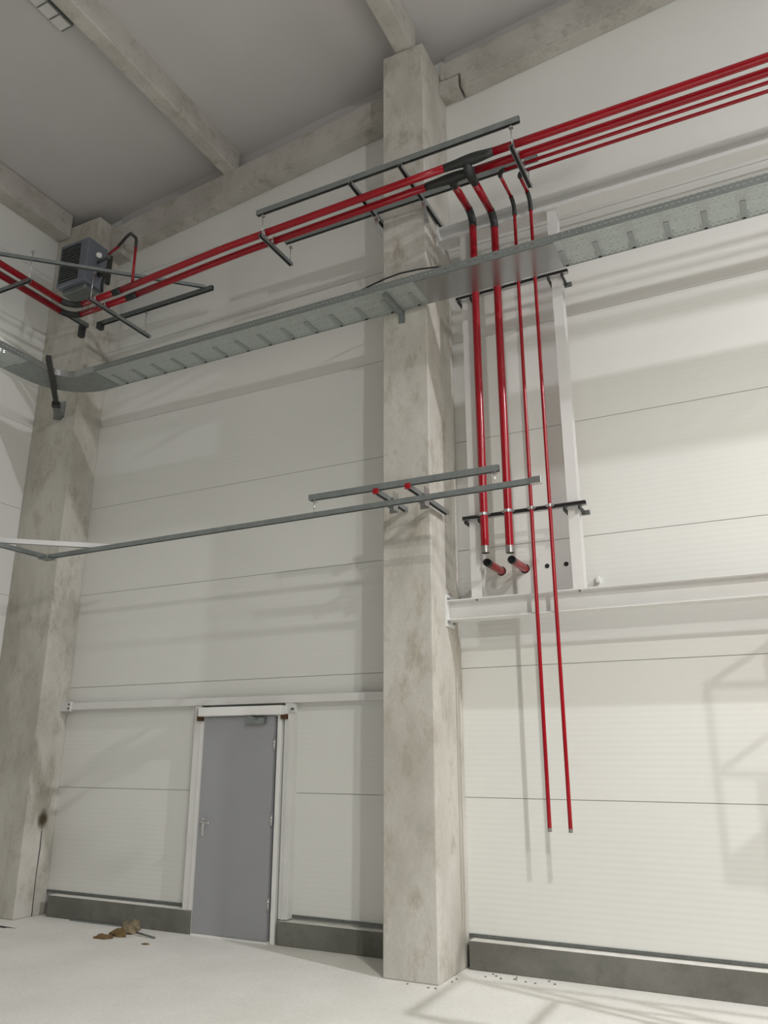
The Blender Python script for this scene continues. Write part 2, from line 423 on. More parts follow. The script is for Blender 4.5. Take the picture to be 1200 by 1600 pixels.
# ------------------------------------------------------------------ white steel frame behind the risers
def ibeam(p0, p1, h, b_, tf=.010, tw=.007, up=(0, 0, 1)):
    bm = bmesh.new()
    prof = [(-b_/2, h/2), (b_/2, h/2), (b_/2, h/2-tf), (tw/2, h/2-tf), (tw/2, -h/2+tf), (b_/2, -h/2+tf), (b_/2, -h/2), (-b_/2, -h/2), (-b_/2, -h/2+tf), (-tw/2, -h/2+tf), (-tw/2, h/2-tf), (-b_/2, h/2-tf)]
    sweep(bm, [p0, p1], prof, up=up); return bm
yb = -.29
root = thing('steel_beam', 'lower white steel beam bolted to the middle column below the risers', 'beam', (-2.76, yb, 3.02))
obj('beam', ibeam((-2.76, yb, 3.03), (12, yb, 3.03), .19, .17), M_white, root)
obj('end_plate', newbox(-2.772, -2.758, yb-.10, yb+.10, 2.88, 3.18), M_white, root)
for y in (yb-.07, yb+.07):
    for z in (2.92, 3.14): obj('bolt', T([(-2.772, y, z), (-2.735, y, z)], .012, 6), M_galv, root)
for x in (-2.47, -1.52):
    obj('bolt', T([(x, yb-.06, 3.097), (x, yb-.06, 3.115)], .011, 6), M_galv, root)
root = thing('steel_beam', 'upper white steel beam behind the cable tray, right of the middle column', 'beam', (-2.76, yb, 7.12))
obj('beam', ibeam((-2.76, yb, 7.135), (12, yb, 7.135), .18, .17), M_white, root)
obj('end_plate', newbox(-2.772, -2.758, yb-.10, yb+.10, 6.99, 7.28), M_white, root)
for x, nm in ((-2.47, 'left white steel post behind the two thick risers'), (-1.525, 'right white steel post standing beside the thin risers')):
    root = thing('steel_post', nm, 'post', (x, yb, 3.125))
    obj('post', ibeam((x, yb-.01, 3.125), (x, yb-.01, 7.045), .10, .10, .008, .006, up=(0, 1, 0)), M_white, root)
    obj('base_plate', newbox(x-.06, x+.06, yb-.07, yb+.06, 3.125, 3.133), M_white, root)
    obj('top_plate', newbox(x-.06, x+.06, yb-.07, yb+.06, 7.035, 7.045), M_white, root)
# small hooks / cleats
for (x, z, lab) in ((-1.42, 3.26, 'small white cleat on the wall just above the lower steel beam'),):
    bm = bmesh.new(); B(bm, x-.012, x+.012, -.05, 0, z-.03, z+.03); B(bm, x-.012, x+.02, -.06, -.05, z-.03, z)
    o = obj('wall_cleat', bm, M_white); rebase(o, (x, 0, z)); tag(o, lab, 'bracket')

# ================================================================== PIPES
RB, RT = .038, .017
def pz(x):
    P = [(-7.6, 7.02), (-6.6, 7.035), (-5.0, 7.137), (-2.4, 7.19), (3, 7.185)]
    for (a, za), (b_, zb_) in zip(P, P[1:]):
        if x <= b_: return za + (zb_ - za) * (x - a) / (b_ - a)
    return 7.185
def hrun(x0, x1, y): 
    n_ = max(2, int(abs(x1 - x0) / .5)); return [(x0 + (x1-x0)*i/n_, y, pz(x0 + (x1-x0)*i/n_)) for i in range(n_ + 1)]
def pipe_part(root, name, pts, r, mat, lab=None, seg=16, cap=True):
    o = obj(name, T(pts, r, seg, cap), mat, root)
    if lab: o['label'] = lab
    return o
def hollow_end(root, p, d, r, L, mat, lab):
    # open tube end: outer and inner wall
    bm = bmesh.new(); p, d = Vector(p), Vector(d).normalized()
    tube(bm, [p, p + d * L], r * 1.02, 16, cap=False); tube(bm, [p, p + d * L], r * .86, 16, cap=False)
    o = obj('bare_end', bm, mat, root); o['label'] = lab
    bm = bmesh.new(); tube(bm, [p + d * (L*.55), p + d * (L*.6)], r * .86, 16); obj('bore', bm, M_dark, root)
    bm = bmesh.new(); s, u = frame(d); q = p + d * L
    A = [bm.verts.new(q + (s*math.cos(a)+u*math.sin(a))*r*1.02) for a in [2*PI*j/16 for j in range(16)]]
    Bv = [bm.verts.new(q + (s*math.cos(a)+u*math.sin(a))*r*.86) for a in [2*PI*j/16 for j in range(16)]]
    for j in range(16): bm.faces.new((A[j], A[(j+1) % 16], Bv[(j+1) % 16], Bv[j]))
    obj('rim', bm, M_pipeend, root)
def big_pipe(y, xl, xr_drop, z_leg, z_bot, tee0, tee1, labels, couplL):
    root = thing('sprinkler_pipe', labels, 'pipe', (xr_drop, -.45, z_bot))
    r = RB
    # black tee fitting with a slight swell
    pipe_part(root, 'pipe', hrun(tee1, 3.2, y), r, M_red, 'right run of red pipe')
    pipe_part(root, 'pipe', hrun(couplL[1], tee0, y), r, M_red, 'run of red pipe between the columns')
    zt = pz(xr_drop)
    n_ = 8; pts = [(tee0 + (tee1-tee0)*i/n_, y, pz(xr_drop)) for i in range(n_+1)]
    rs = [r*1.02, r*1.08, r*1.15, r*1.3, r*1.4, r*1.4, r*1.3, r*1.12, r*1.02]
    pipe_part(root, 'tee_fitting', pts, rs, M_black, 'unpainted black tee fitting')
    # branch towards the wall and elbow
    zl = z_leg
    if zt - zl > .03:
        b0 = [(xr_drop, y, zt), (xr_drop, y + .03, zl + .02), (xr_drop, y + .10, zl), (xr_drop, y + .22, zl)]
    else: b0 = [(xr_drop, y, zl), (xr_drop, y + .13, zl)]
    pipe_part(root, 'branch_socket', b0, [r*1.2] * (len(b0)-1) + [r*1.05], M_black, 'black branch socket')
    yy = b0[-1][1]
    R_ = .12
    pipe_part(root, 'branch', [(xr_drop, yy, zl), (xr_drop, -.45 - R_, zl)], r, M_red)
    pipe_part(root, 'elbow', arc((xr_drop, -.45, zl), (0, 1, 0), (0, 0, -1), R_) + [(xr_drop, -.45, zl - R_ - .03)], r * 1.05, M_black, 'black elbow')
    pipe_part(root, 'riser', [(xr_drop, -.45, zl - R_ - .02), (xr_drop, -.45, z_bot + .065)], r, M_red, 'vertical red drop', cap=False)
    hollow_end(root, (xr_drop, -.45, z_bot + .066), (0, 0, -1), r, .066, M_pipeend, 'bare grey grooved pipe end')
    # left: coupling, corner elbow, run along left wall
    pipe_part(root, 'coupling', hrun(couplL[0], couplL[1], y), r * 1.06, M_black, 'black coupling')
    xe = xl + .18
    pipe_part(root, 'pipe', hrun(xe, couplL[0], y), r, M_red, 'short red run before the corner')
    ze = pz(xe)
    pipe_part(root, 'corner_elbow', arc((xl, y, ze), (-1, 0, 0), (0, -1, 0), .18), r * 1.05, M_black, 'black corner elbow')
    pipe_part(root, 'pipe', [(xl, y - .18, ze), (xl, -5.5, ze)], r, M_red, 'red run turning along the left wall')
    return root
pf = big_pipe(-1.23, -7.31, -2.10, 7.095, 3.49, -2.33, -1.83, 'thick red pipe nearest the viewer, its drop second from the left', (-6.62, -6.50))
pr = big_pipe(-1.07, -7.50, -2.335, 7.195, 3.515, -2.60, -2.07, 'thick red pipe behind the front one, its drop leftmost beside the column', (-6.56, -6.40))
def thin_pipe(y, x, zl, label):
    root = thing('sprinkler_pipe', label, 'pipe', (x, -.45, 1.15))
    r = RT; zt = 7.19
    pipe_part(root, 'pipe', hrun(x + .07, 3.2, y), r, M_red, 'thin red run to the right')
    pipe_part(root, 'elbow', arc((x, y, zt), (-1, 0, 0), (0, 1, 0), .07, 6), r * 1.35, M_black, 'black elbow')
    pipe_part(root, 'branch', [(x, y + .07, zt), (x, -.45 - .10, zt)], r, M_red)
    pipe_part(root, 'elbow', arc((x, -.45, zt), (0, 1, 0), (0, 0, -1), .10, 6) + [(x, -.45, zt - .16)], r * 1.3, M_black, 'black lower elbow')
    pipe_part(root, 'riser', [(x, -.45, zt - .15), (x, -.45, 1.175)], r, M_red, 'long thin vertical red drop', seg=14, cap=False)
    hollow_end(root, (x, -.45, 1.176), (0, 0, -1), r, .03, M_pipeend, 'bare grey threaded pipe end')
    return root
thin_pipe(-.95, -1.88, 7.19, 'thin red pipe whose long drop is third from the column')
thin_pipe(-.85, -1.71, 7.19, 'thin red pipe whose long drop is furthest right')

# stubs coming out of the wall
for x, L, lab, sk in ((-2.335, .40, 'red pipe stub sticking out of the wall under the leftmost drop', .05), (-2.10, .42, 'red pipe stub sticking out of the wall under the second drop', 0.0)):
    root = thing('pipe_stub', lab, 'pipe', (x, 0, 3.435))
    r = .037
    pipe_part(root, 'pipe', [(x, .0, 3.435), (x, -L + .04, 3.435)], r, M_red, cap=False)
    bm = bmesh.new(); rings = tube(bm, [(x, -L + .04, 3.435), (x, -L, 3.435)], r * 1.03, 18, cap=False)
    inner = tube(bm, [(x, -L + .04, 3.435), (x, -L, 3.435)], r * .9, 18, cap=False)
    for v in rings[1] + inner[1]: v.co.y -= (x + .05 - v.co.x) * sk * 14 * .5 if sk else 0
    for j in range(18): bm.faces.new((rings[1][j], rings[1][(j+1) % 18], inner[1][(j+1) % 18], inner[1][j]))
    o = obj('cut_end', bm, M_black, root); o['label'] = 'black cut end'
    bm = bmesh.new(); tube(bm, [(x, -L + .035, 3.435), (x, -L + .03, 3.435)], r * .95, 18); obj('bore', bm, M_dark, root)
    o = obj('wall_sleeve', T([(x, -.004, 3.435), (x, .0, 3.435)], .046, 20), M_black, root)
for x, lab in ((-1.886, 'round black pipe hole in the wall panel, the left one'), (-1.705, 'round black pipe hole in the wall panel, the right one')):
    root = thing('pipe_hole', lab, 'hole', (x, 0, 3.44))
    bm = bmesh.new(); tube(bm, [(x, -.003, 3.44), (x, .0, 3.44)], .022, 20); obj('opening', bm, M_dark, root)

# ================================================================== CABLE TRAY
root = thing('cable_tray', 'perforated galvanised cable tray crossing the wall and bending at the left corner', 'cable tray', (-3.0, -.925, 6.1))
YC, ZT, WT, HT = -.925, 6.10, .42, .075
XC = -7.585; RC = .44
path = [(12.0 - .3 * i, YC) for i in range(int((12.0 + 7.1) / .3) + 1)]
xs = path[-1][0]
path.append((XC + RC, YC))
path += [(XC + RC - RC * math.sin(t), YC - RC + RC * math.cos(t)) for t in [PI/2 * i/12 for i in range(1, 13)]]
ye = path[-1][1]
path += [(XC, ye - .3 * i) for i in range(1, 20)]
# slotted skins with UVs in metres
def skin(name, prof, lab, rootp, mat):
    bm = bmesh.new(); uvl = bm.loops.layers.uv.new('UVMap')
    P = [Vector((a, b_, ZT)) for a, b_ in path]; rings = []; L = [0]
    for i in range(1, len(P)): L.append(L[-1] + (P[i] - P[i-1]).length)
    for i, p in enumerate(P):
        if i == 0: d = P[1] - p
        elif i == len(P)-1: d = p - P[-2]
        else: d = (P[i+1]-p).normalized() + (p-P[i-1]).normalized()
        s, u = frame(d); rings.append([bm.verts.new(p + s*a + u*b_) for a, b_ in prof])
    V = [0]
    for j in range(1, len(prof)): V.append(V[-1] + math.dist(prof[j], prof[j-1]))
    for i in range(len(P)-1):
        for j in range(len(prof)-1):
            f = bm.faces.new((rings[i][j], rings[i+1][j], rings[i+1][j+1], rings[i][j+1]))
            for lp, uv in zip(f.loops, ((L[i], V[j]), (L[i+1], V[j]), (L[i+1], V[j+1]), (L[i], V[j+1]))): lp[uvl].uv = uv
    o = obj(name, bm, mat, rootp)
    o['label'] = lab
    md = o.modifiers.new('thick', 'SOLIDIFY'); md.thickness = .002; md.offset = 0
    return o
h_ = WT/2
skin('tray_bottom', [(-h_, 0), (h_, 0)], 'slotted underside', root, M_tray)
skin('side_rail', [(h_, 0), (h_, HT), (h_-.012, HT)], 'side rail', root, M_rail)
skin('side_rail', [(-h_, 0), (-h_, HT), (-h_+.012, HT)], 'side rail', root, M_rail)
# bright rolled lower edges
bm = bmesh.new()
for sgn in (-1, 1):
    pp = []
    P = [Vector((a, b_, ZT - .002)) for a, b_ in path]
    for i, p in enumerate(P):
        d = (P[min(i+1, len(P)-1)] - P[max(i-1, 0)]); s, u = frame(d); pp.append(p + s * sgn * h_)
    tube(bm, pp, .004, 6)
obj('rolled_edge', bm, M_galv, root)
# cross ribs
x = -1.326 + .302 * 12
while x > -7.0:
    if not (-2.75 < x < -1.34):
        rb = obj('cross_rib', newbox(x - .024, x + .024, YC - .05, YC + h_ - .008, ZT - .008, ZT + .001, bev=.003), M_rib, root)
        ob = obj('slot_hole', newbox(x - .014, x + .014, YC + h_ - .032, YC + h_ - .008, ZT - .0105, ZT - .0085), M_dark); ob.parent = rb
    x -= .302
for k in range(1, 8):
    y = ye - .3 * k; obj('cross_rib', newbox(XC - h_ + .01, XC + .02, y - .018, y + .018, ZT - .008, ZT + .001, bev=.003), M_rib, root)
o = obj('cover_plate', newbox(-2.72, -1.36, YC - h_ + .004, YC + h_ - .002, ZT - .0115, ZT - .0035), M_smooth, root); o['label'] = 'smooth plate reflecting the red drops'
o = obj('splice_plate', newbox(-1.30, -1.05, YC - h_ - .004, YC - h_, ZT + .012, ZT + .06), M_galv, root)
for i in range(4):
    for z in (.022, .048): obj('bolt', T([(-1.27 + .065*i, YC - h_ - .004, ZT + z), (-1.27 + .065*i, YC - h_ - .009, ZT + z)], .006, 8), M_chrome, root)
# smooth bend plate at the corner
bm = bmesh.new(); P = [Vector((a, b_, ZT - .004)) for a, b_ in path if a < XC + RC + .3 and b_ > ye - .35]
sweep(bm, P, [(-h_, 0), (h_, 0), (h_, -.002), (-h_, -.002)])
obj('bend_plate', bm, M_galv, root)
bm = bmesh.new(); sweep(bm, P, [(h_+.002, 0), (h_+.002, HT-.005), (h_+.004, HT-.005), (h_+.004, 0)]); sweep(bm, P, [(-h_-.002, 0), (-h_-.002, HT-.005), (-h_-.004, HT-.005), (-h_-.004, 0)])
o = obj('bend_side', bm, M_smooth, root); o['label'] = 'shiny side of the tray bend'
# brackets carrying the tray
def tray_bracket(x, y0, y1, lab):
    root = thing('tray_bracket', lab, 'bracket', (x, y1, 6.05))
    obj('arm', newbox(x - .02, x + .02, y0, y1, 6.045, 6.085, bev=.003), M_galv, root)
    obj('back_plate', newbox(x - .035, x + .035, y1 - .008, y1, 5.96, 6.13), M_galv, root)
tray_bracket(-3.05, -1.10, -.696, 'small grey bracket holding the cable tray to the middle column')
# dark cantilever arm at the corner column
root = thing('cantilever_arm', 'black diagonal cantilever arm under the tray bend on the corner column', 'bracket', (-8.27, -.44, 6.16))
obj('plate', newbox(-8.36, -8.17, -.442, -.431, 6.04, 6.27), M_plate, root)
bm = bmesh.new(); sweep(bm, [(-8.26, -.44, 6.045), (-7.95, -.75, 6.045)], [(-.045, .02), (.045, .02), (.045, -.03), (-.045, -.03)])
obj('socket', bm, M_plate, root)
bm = bmesh.new(); sweep(bm, [(-7.99, -.71, 6.06), (-7.02, -1.69, 6.06)], [(-.028, .02), (.028, .02), (.028, -.03), (-.028, -.03)])
obj('arm', bm, M_black, root)
bm = bmesh.new(); sweep(bm, [(-7.97, -.73, 6.04), (-7.90, -.80, 6.04)], [(-.05, .02), (.05, .02), (.05, -.03), (-.05, -.03)])
obj('clamp_foot', bm, M_black, root)
# black cable humped over the tray
root = thing('black_cable', 'loose black cable lying over the cable tray by the middle column', 'cable', (-3.0, -1.0, 6.2))
pts = [(-3.62, -.98, 6.16), (-3.43, -1.0, 6.25), (-3.27, -1.0, 6.285), (-3.08, -1.0, 6.318), (-2.92, -1.0, 6.33), (-2.72, -1.0, 6.315), (-2.5, -.98, 6.29), (-2.35, -.95, 6.20), (-2.2, -.93, 6.13)]
obj('cable', T(pts, .008, 8), M_black, root)

# ================================================================== STRUTS AND HANGERS (upper set)
G1 = None
strut((-4.50, -1.30, 7.37), (-1.545, -1.30, 7.385), .041, .062, 'highest grey strut channel, running above the red pipes past the middle column')
strut((-4.46, -.80, 7.325), (-1.52, -.80, 7.335), .041, .062, 'grey strut channel behind the red pipes, lower of the two by the middle column')
strut((-3.30, -1.37, 7.275), (-3.30, -.34, 7.275), .041, .04, 'short grey arm across the upper struts on the left side of the middle column', cap=None)
strut((-2.745, -1.37, 7.275), (-2.745, -.30, 7.275), .041, .04, 'short grey arm across the upper struts on the right side of the middle column')
for x, lab in ((-3.30, 'left'), (-2.745, 'right')):
    root = thing('angle_foot', 'pale metal foot bracing the %s arm below the upper struts at the column' % lab, 'bracket', (x, -.70, 7.1))
    bm = bmesh.new(); sweep(bm, [(x, -.80, 7.25), (x, -.702, 7.06)], [(-.02, .004), (.02, .004), (.02, -.004), (-.02, -.004)]); B(bm, x-.022, x+.022, -.83, -.74, 7.246, 7.254)
    obj('gusset', bm, M_chrome, root)
def hanger(x, y0, y1, z, labels, ztop):
    r1 = strut((x, y0, z), (x, y1, z), .041, .041, labels[0])
    rod(x, y0 + .03 if y0 < y1 else y0 - .03, z + .0, ztop[0], labels[1])
    rod(x, y1 - .03, z, ztop[1], labels[2])
hanger(-4.42, -1.33, -.72, 7.06, ['grey cross channel carrying two thick pipes at the left end of the upper struts',
       'threaded rod from the left end of the highest strut', 'threaded rod from the left end of the rear upper strut'], (7.34, 7.295))
hanger(-1.63, -1.33, -.72, 7.09, ['grey cross channel carrying all four pipes at the right end of the upper struts',
       'threaded rod from the right end of the highest strut', 'threaded rod from the right end of the rear upper strut'], (7.35, 7.30))
def hclamp(x, y, r, lab, name='pipe_clamp'):
    z = pz(x)
    root = thing(name, lab, 'clamp', (x, y, z - r))
    bm = bmesh.new(); ring = [(x, y + (r+.004)*math.cos(a), z + (r+.004)*math.sin(a)) for a in [PI*2*i/16 for i in range(17)]]
    # band
    n_ = 18; A = []
    for sx_ in (-.012, .012):
        for rr in (r + .001, r + .006):
            A.append([bm.verts.new((x + sx_, y + rr*math.cos(2*PI*j/n_), z + rr*math.sin(2*PI*j/n_))) for j in range(n_)])
    for j in range(n_):
        k = (j+1) % n_
        bm.faces.new((A[1][j], A[3][j], A[3][k], A[1][k])); bm.faces.new((A[0][j], A[1][j], A[1][k], A[0][k])); bm.faces.new((A[2][j], A[3][j], A[3][k], A[2][k])); bm.faces.new((A[0][j], A[2][j], A[2][k], A[0][k]))
    obj('band', bm, M_chrome, root)
    bm = bmesh.new(); tube(bm, [(x, y, z - r - .004), (x, y, 7.085)], .006, 8); obj('stud', bm, M_chrome, root)
    bm = bmesh.new(); tube(bm, [(x, y, z + r), (x, y, z + r + .03)], .008, 6); obj('bolt', bm, M_chrome, root)
for x, nm in ((-4.42, 'over the left cross channel'), (-1.63, 'over the right cross channel')):
    hclamp(x, -1.23, RB, 'zinc clamp on the front thick pipe ' + nm); hclamp(x, -1.07, RB, 'zinc clamp on the rear thick pipe ' + nm)
hclamp(-1.63, -.95, RT, 'zinc clamp on the front thin pipe over the right cross channel'); hclamp(-1.63, -.85, RT, 'zinc clamp on the rear thin pipe over the right cross channel')

# lower set at mid height
strut((-3.72, -1.30, 4.00), (-1.895, -1.30, 3.995), .041, .055, 'empty grey strut channel crossing the middle column at mid height, upper one')
strut((-7.06, -1.30, 3.815), (-1.56, -1.30, 3.84), .041, .045, 'very long empty strut channel at mid height, from the corner past the middle column')
strut((-7.10, -1.32, 3.815), (-7.10, -5.5, 3.815), .041, .045, 'empty grey strut channel at mid height going along the left wall')
strut((-7.30, -1.93, 3.885), (-6.33, -1.10, 3.885), .06, .05, 'pale diagonal strut channel bridging the corner at mid height', mat=M_white, cap=None)
o = obj('corner_bracket', newbox(-7.16, -7.02, -1.37, -1.24, 3.785, 3.793), M_galv); rebase(o, (-7.09, -1.3, 3.785)); tag(o, 'flat grey corner bracket where the mid height channels meet', 'bracket')
o = obj('end_cap', newbox(-7.335, -7.31, -1.97, -1.94, 3.83, 3.91), M_red); rebase(o, (-7.32, -1.95, 3.83)); tag(o, 'red plastic cap at the left end of the pale diagonal channel', 'cap')
rod(-3.665, -1.30, 3.83, 3.985, 'threaded rod joining the two mid height channels at their left')
rod(-1.935, -1.30, 3.83, 3.985, 'bright threaded rod joining the two mid height channels near the thick drops')
o = obj('channel_connector', newbox(-1.635, -1.545, -1.328, -1.272, 3.81, 3.868, bev=.003), M_chrome); rebase(o, (-1.59, -1.3, 3.84)); tag(o, 'perforated zinc connector on the right end of the very long mid height channel', 'bracket')
for x, nm in ((-3.02, 'left'), (-2.71, 'right')):
    strut((x, -1.33, 3.955), (x, -.42 if x > -2.8 else -.70, 3.955), .041, .041, '%s short arm with a red end cap holding the mid height channels' % nm, cap='start')
    root = thing('saddle_bracket', '%s perforated zinc saddle under the mid height channels' % nm, 'bracket', (x, -.97, 3.93))
    bm = bmesh.new(); n_ = 10
    B(bm, x-.045, x+.045, -1.06, -.96, 3.925, 3.932); B(bm, x-.045, x+.045, -.966, -.96, 3.85, 3.93); B(bm, x+.038, x+.045, -1.06, -.96, 3.86, 4.03); B(bm, x-.045, x-.038, -1.06, -.96, 3.90, 4.02)
    obj('saddle', bm, M_chrome, root)
    for dx in (-.02, .02):
        obj('bolt', T([(x + dx, -.97, 3.90), (x + dx, -.955, 3.90)], .010, 6), M_chrome, root)
        obj('bolt', T([(x + dx, -1.01, 3.92), (x + dx, -1.01, 3.91)], .010, 6), M_chrome, root)

# horizontal black-slotted channels with U clamps holding the risers
def riser_rail(z, lab):
    strut((-2.57, -.392, z), (-1.40, -.392, z), .041, .041, lab, mat=M_chrome, slot=(0, -1, 0))
    for x, r, nm in ((-2.335, RB, 'leftmost drop'), (-2.10, RB, 'second drop'), (-1.88, RT, 'third drop'), (-1.71, RT, 'rightmost drop')):
        root = thing('pipe_clamp', 'zinc clamp on the %s at the %s rail' % (nm, 'upper' if z > 5 else 'lower'), 'clamp', (x, -.45, z))
        bm = bmesh.new(); n_ = 18; A = []
        for dz in (-.014, .014):
            for rr in (r + .001, r + .006): A.append([bm.verts.new((x + rr*math.cos(2*PI*j/n_), -.45 + rr*math.sin(2*PI*j/n_), z + dz)) for j in range(n_)])
        for j in range(n_):
            k = (j+1) % n_
            bm.faces.new((A[1][j], A[1][k], A[3][k], A[3][j])); bm.faces.new((A[0][j], A[0][k], A[1][k], A[1][j])); bm.faces.new((A[2][j], A[2][k], A[3][k], A[3][j])); bm.faces.new((A[0][j], A[2][j], A[2][k], A[0][k]))
        obj('band', bm, M_chrome, root)
        for s_ in (-1, 1): obj('bolt', T([(x + s_*(r+.014), -.475, z), (x + s_*(r+.014), -.413, z)], .007, 8), M_chrome, root)
    for x, nm in ((-2.47, 'left'), (-1.525, 'right')):
        root = thing('beam_clamp', '%s black clamp tying the %s riser rail to its steel post' % (nm, 'upper' if z > 5 else 'lower'), 'clamp', (x, -.33, z))
        for s_ in (-1, 1): obj('hook', newbox(x + s_*.068 - .008, x + s_*.068 + .008, -.42, -.23, z - .055, z - .02), M_black, root)
        strut_bm = newbox(x - .075, x + .12 if x > -2 else x + .075, -.232, -.20, z - .06, z - .02, bev=.003); obj('back_channel', strut_bm, M_galvd, root)
riser_rail(6.262, 'zinc channel behind the four drops just under the cable tray')
riser_rail(3.885, 'zinc channel behind the four drops near the thick pipe ends')

# upper left corner supports
sr = strut((-7.69, -.42, 7.33), (-5.79, -.43, 7.33), .041, .06, 'dark grey strut channel on the wall right of the corner column', mat=M_galvd)
sl = strut((-7.87, -.48, 7.30), (-7.87, -3.0, 7.30), .041, .06, 'dark grey strut channel leaving the corner column towards the left wall side', mat=M_galvd)
strut((-8.0, -2.40, 7.384), (-5.92, -.42, 7.384), .035, .04, 'long diagonal strut crossing in front of the fan heater', mat=M_galv)
strut((-6.88, -1.36, 6.968), (-6.88, -.32, 6.968), .041, .041, 'cross channel under the thick pipes right of the corner elbows')
strut((-7.18, -1.95, 6.955), (-8.25, -1.95, 6.955), .041, .041, 'cross channel under the thick pipes on the left wall side')
rod(-7.2, -1.95, 6.97, 7.36, 'thin rod hanging the left wall side cross channel from the diagonal strut')
rod(-6.88, -1.33, 7.0, 7.36, 'thin rod hanging from the diagonal strut beside the corner elbows')
rod(-6.88, -.42, 7.0, 7.30, 'thin rod hanging from the dark strut right of the corner column')
for y, nm in ((-1.23, 'front'), (-1.07, 'rear')):
    hclamp(-6.88, y, RB, 'zinc clamp on the %s thick pipe near the corner' % nm)
obj('rubber_foot', newbox(-7.73, -7.66, -.47, -.38, 7.24, 7.34, bev=.01), M_black, sr)
obj('base_plate', newbox(-8.03, -7.955, -.50, -.431, 7.18, 7.36, bev=.005), M_black, sl)

# fan heater
root = thing('fan_heater', 'dark blue grey louvred fan heater mounted on the corner column', 'heater', (-7.76, -.75, 7.65))
hb = obj('housing', newbox(-8.02, -7.50, -.95, -.60, 7.66, 8.31, bev=.02), M_heat, root)
bm = bmesh.new()
for i in range(15):
    z = 7.73 + i * .036
    B(bm, -7.97, -7.64, -.968, -.945, z, z + .010)
o = obj('louvres', bm, M_galvd, root); o['label'] = 'horizontal louvre slats'
o = obj('grille_opening', newbox(-7.975, -7.635, -.953, -.948, 7.715, 8.25), M_dark, root)
bm = bmesh.new(); B(bm, -7.96, -7.55, -.88, -.60, 7.58, 7.66, bev=.01); obj('lower_duct', bm, M_plate, root)
for x in (-7.93, -7.62):
    obj('mount_bracket', newbox(x - .02, x + .02, -.62, -.43, 7.9, 8.35), M_black, root)
obj('junction_knob', T([(-7.50, -.78, 8.12), (-7.44, -.80, 8.09)], .035, 12), M_whitep, root)['label'] = 'white plastic plug'
obj('cable_gland', T([(-7.50, -.72, 7.86), (-7.40, -.74, 7.84)], .035, 12), M_black, root)
hz = thing('heater_hose', 'black flexible hose drooping from the side of the fan heater', 'hose', (-7.3, -.8, 7.5))
obj('hose', T([(-7.40, -.74, 7.84), (-7.31, -.78, 7.85), (-7.22, -.86, 7.78), (-7.17, -.92, 7.62), (-7.16, -.95, 7.45), (-7.14, -.95, 7.36)], .018, 10), M_black, hz)
hp = thing('feed_pipe', 'thin red pipe looping from the front thick pipe up to the fan heater', 'pipe', (-6.33, -1.23, 7.08))
obj('pipe', T([(-6.33, -1.23, 7.10), (-6.335, -1.23, 7.62)], .017, 12), M_red, hp)
obj('bend', T([(-6.335, -1.23, 7.58), (-6.337, -1.23, 7.68), (-6.36, -1.22, 7.73), (-6.52, -1.16, 7.885), (-6.56, -1.14, 7.90), (-6.62, -1.12, 7.905), (-6.86, -1.02, 7.905)], .0185, 12), M_black, hp)
obj('pipe', T([(-6.85, -1.02, 7.905), (-7.15, -.90, 7.95)], .017, 12), M_red, hp)
obj('valve', T([(-7.14, -.90, 7.95), (-7.22, -.85, 7.965), (-7.30, -.82, 7.98), (-7.50, -.76, 8.02)], [.022, .034, .022, .02], 12), M_galvd, hp)

# ceiling lamp unlit, wall lamp lit
root = thing('ceiling_light', 'unlit strip light of pale square modules under the ceiling, top left', 'lamp', (-6.2, -2.95, 9.45))
obj('housing', newbox(-6.29, -6.12, -4.2, -2.66, 9.45, 9.52, bev=.005), M_galv, root)
for i in range(9):
    y = -2.69 - i * .165
    obj('lens', newbox(-6.28, -6.13, y - .145, y, 9.436, 9.452, bev=.004), M_lampoff, root)
root = thing('wall_light', 'small bright white lamp on the left wall above the tray', 'lamp', (-8.7, -1.1, 6.86))
obj('lens', newbox(-8.72, -8.66, -1.35, -1.05, 6.815, 6.90), M_lamp, root)
obj('base', newbox(XL, -8.72, -1.36, -1.04, 6.80, 6.915), M_whitep, root)

# ------------------------------------------------------------------ debris on the floor
def scrap(name, x, y, r, h, m, lab, n_=9, cat='debris'):
    bm = bmesh.new(); bmesh.ops.create_icosphere(bm, subdivisions=2 if r[0] > .03 else 1, radius=1)
    for v in bm.verts:
        k = random.uniform(.55, 1.15); v.co = Vector((v.co.x * r[0] * k, v.co.y * r[1] * k, max(0, v.co.z * .75 + .25) * h * random.uniform(.5, 1.3))) + Vector((x, y, .001))
    o = obj(name, bm, m); rebase(o, (x, y, 0)); return tag(o, lab, cat)
scrap('crumpled_cardboard', -6.35, -.33, (.13, .09), .13, M_foil, 'crumpled brown cardboard heap on the floor in front of the left plinth')
scrap('cardboard_scrap', -6.33, -.50, (.13, .06), .07, M_wood, 'brown scrap lying against the crumpled cardboard heap', n_=8)
scrap('cardboard_scrap', -6.42, -.62, (.12, .07), .03, M_wood, 'flat brown scrap on the floor left of the heap')
scrap('cardboard_scrap', -5.84, -.65, (.045, .03), .012, M_wood, 'tiny brown scrap on the floor nearest the door')
o = obj('metal_strip', T([(-6.20, -.40, .03), (-5.93, -.42, .008)], .009, 6), M_galvd); rebase(o, (-6.05, -.41, 0)); tag(o, 'thin dark metal strip poking out of the floor scraps', 'debris')
o = obj('metal_strip', newbox(-7.38, -6.45, -.165, -.135, 0, .012), M_galv); rebase(o, (-6.9, -.15, 0)); tag(o, 'long thin bright metal strip along the foot of the left plinth', 'debris')
scrap('dark_patch', -7.95, -.72, (.38, .05), .008, M_black, 'flat black patch on the floor at the corner column')  # thin black sheet lying on the floor
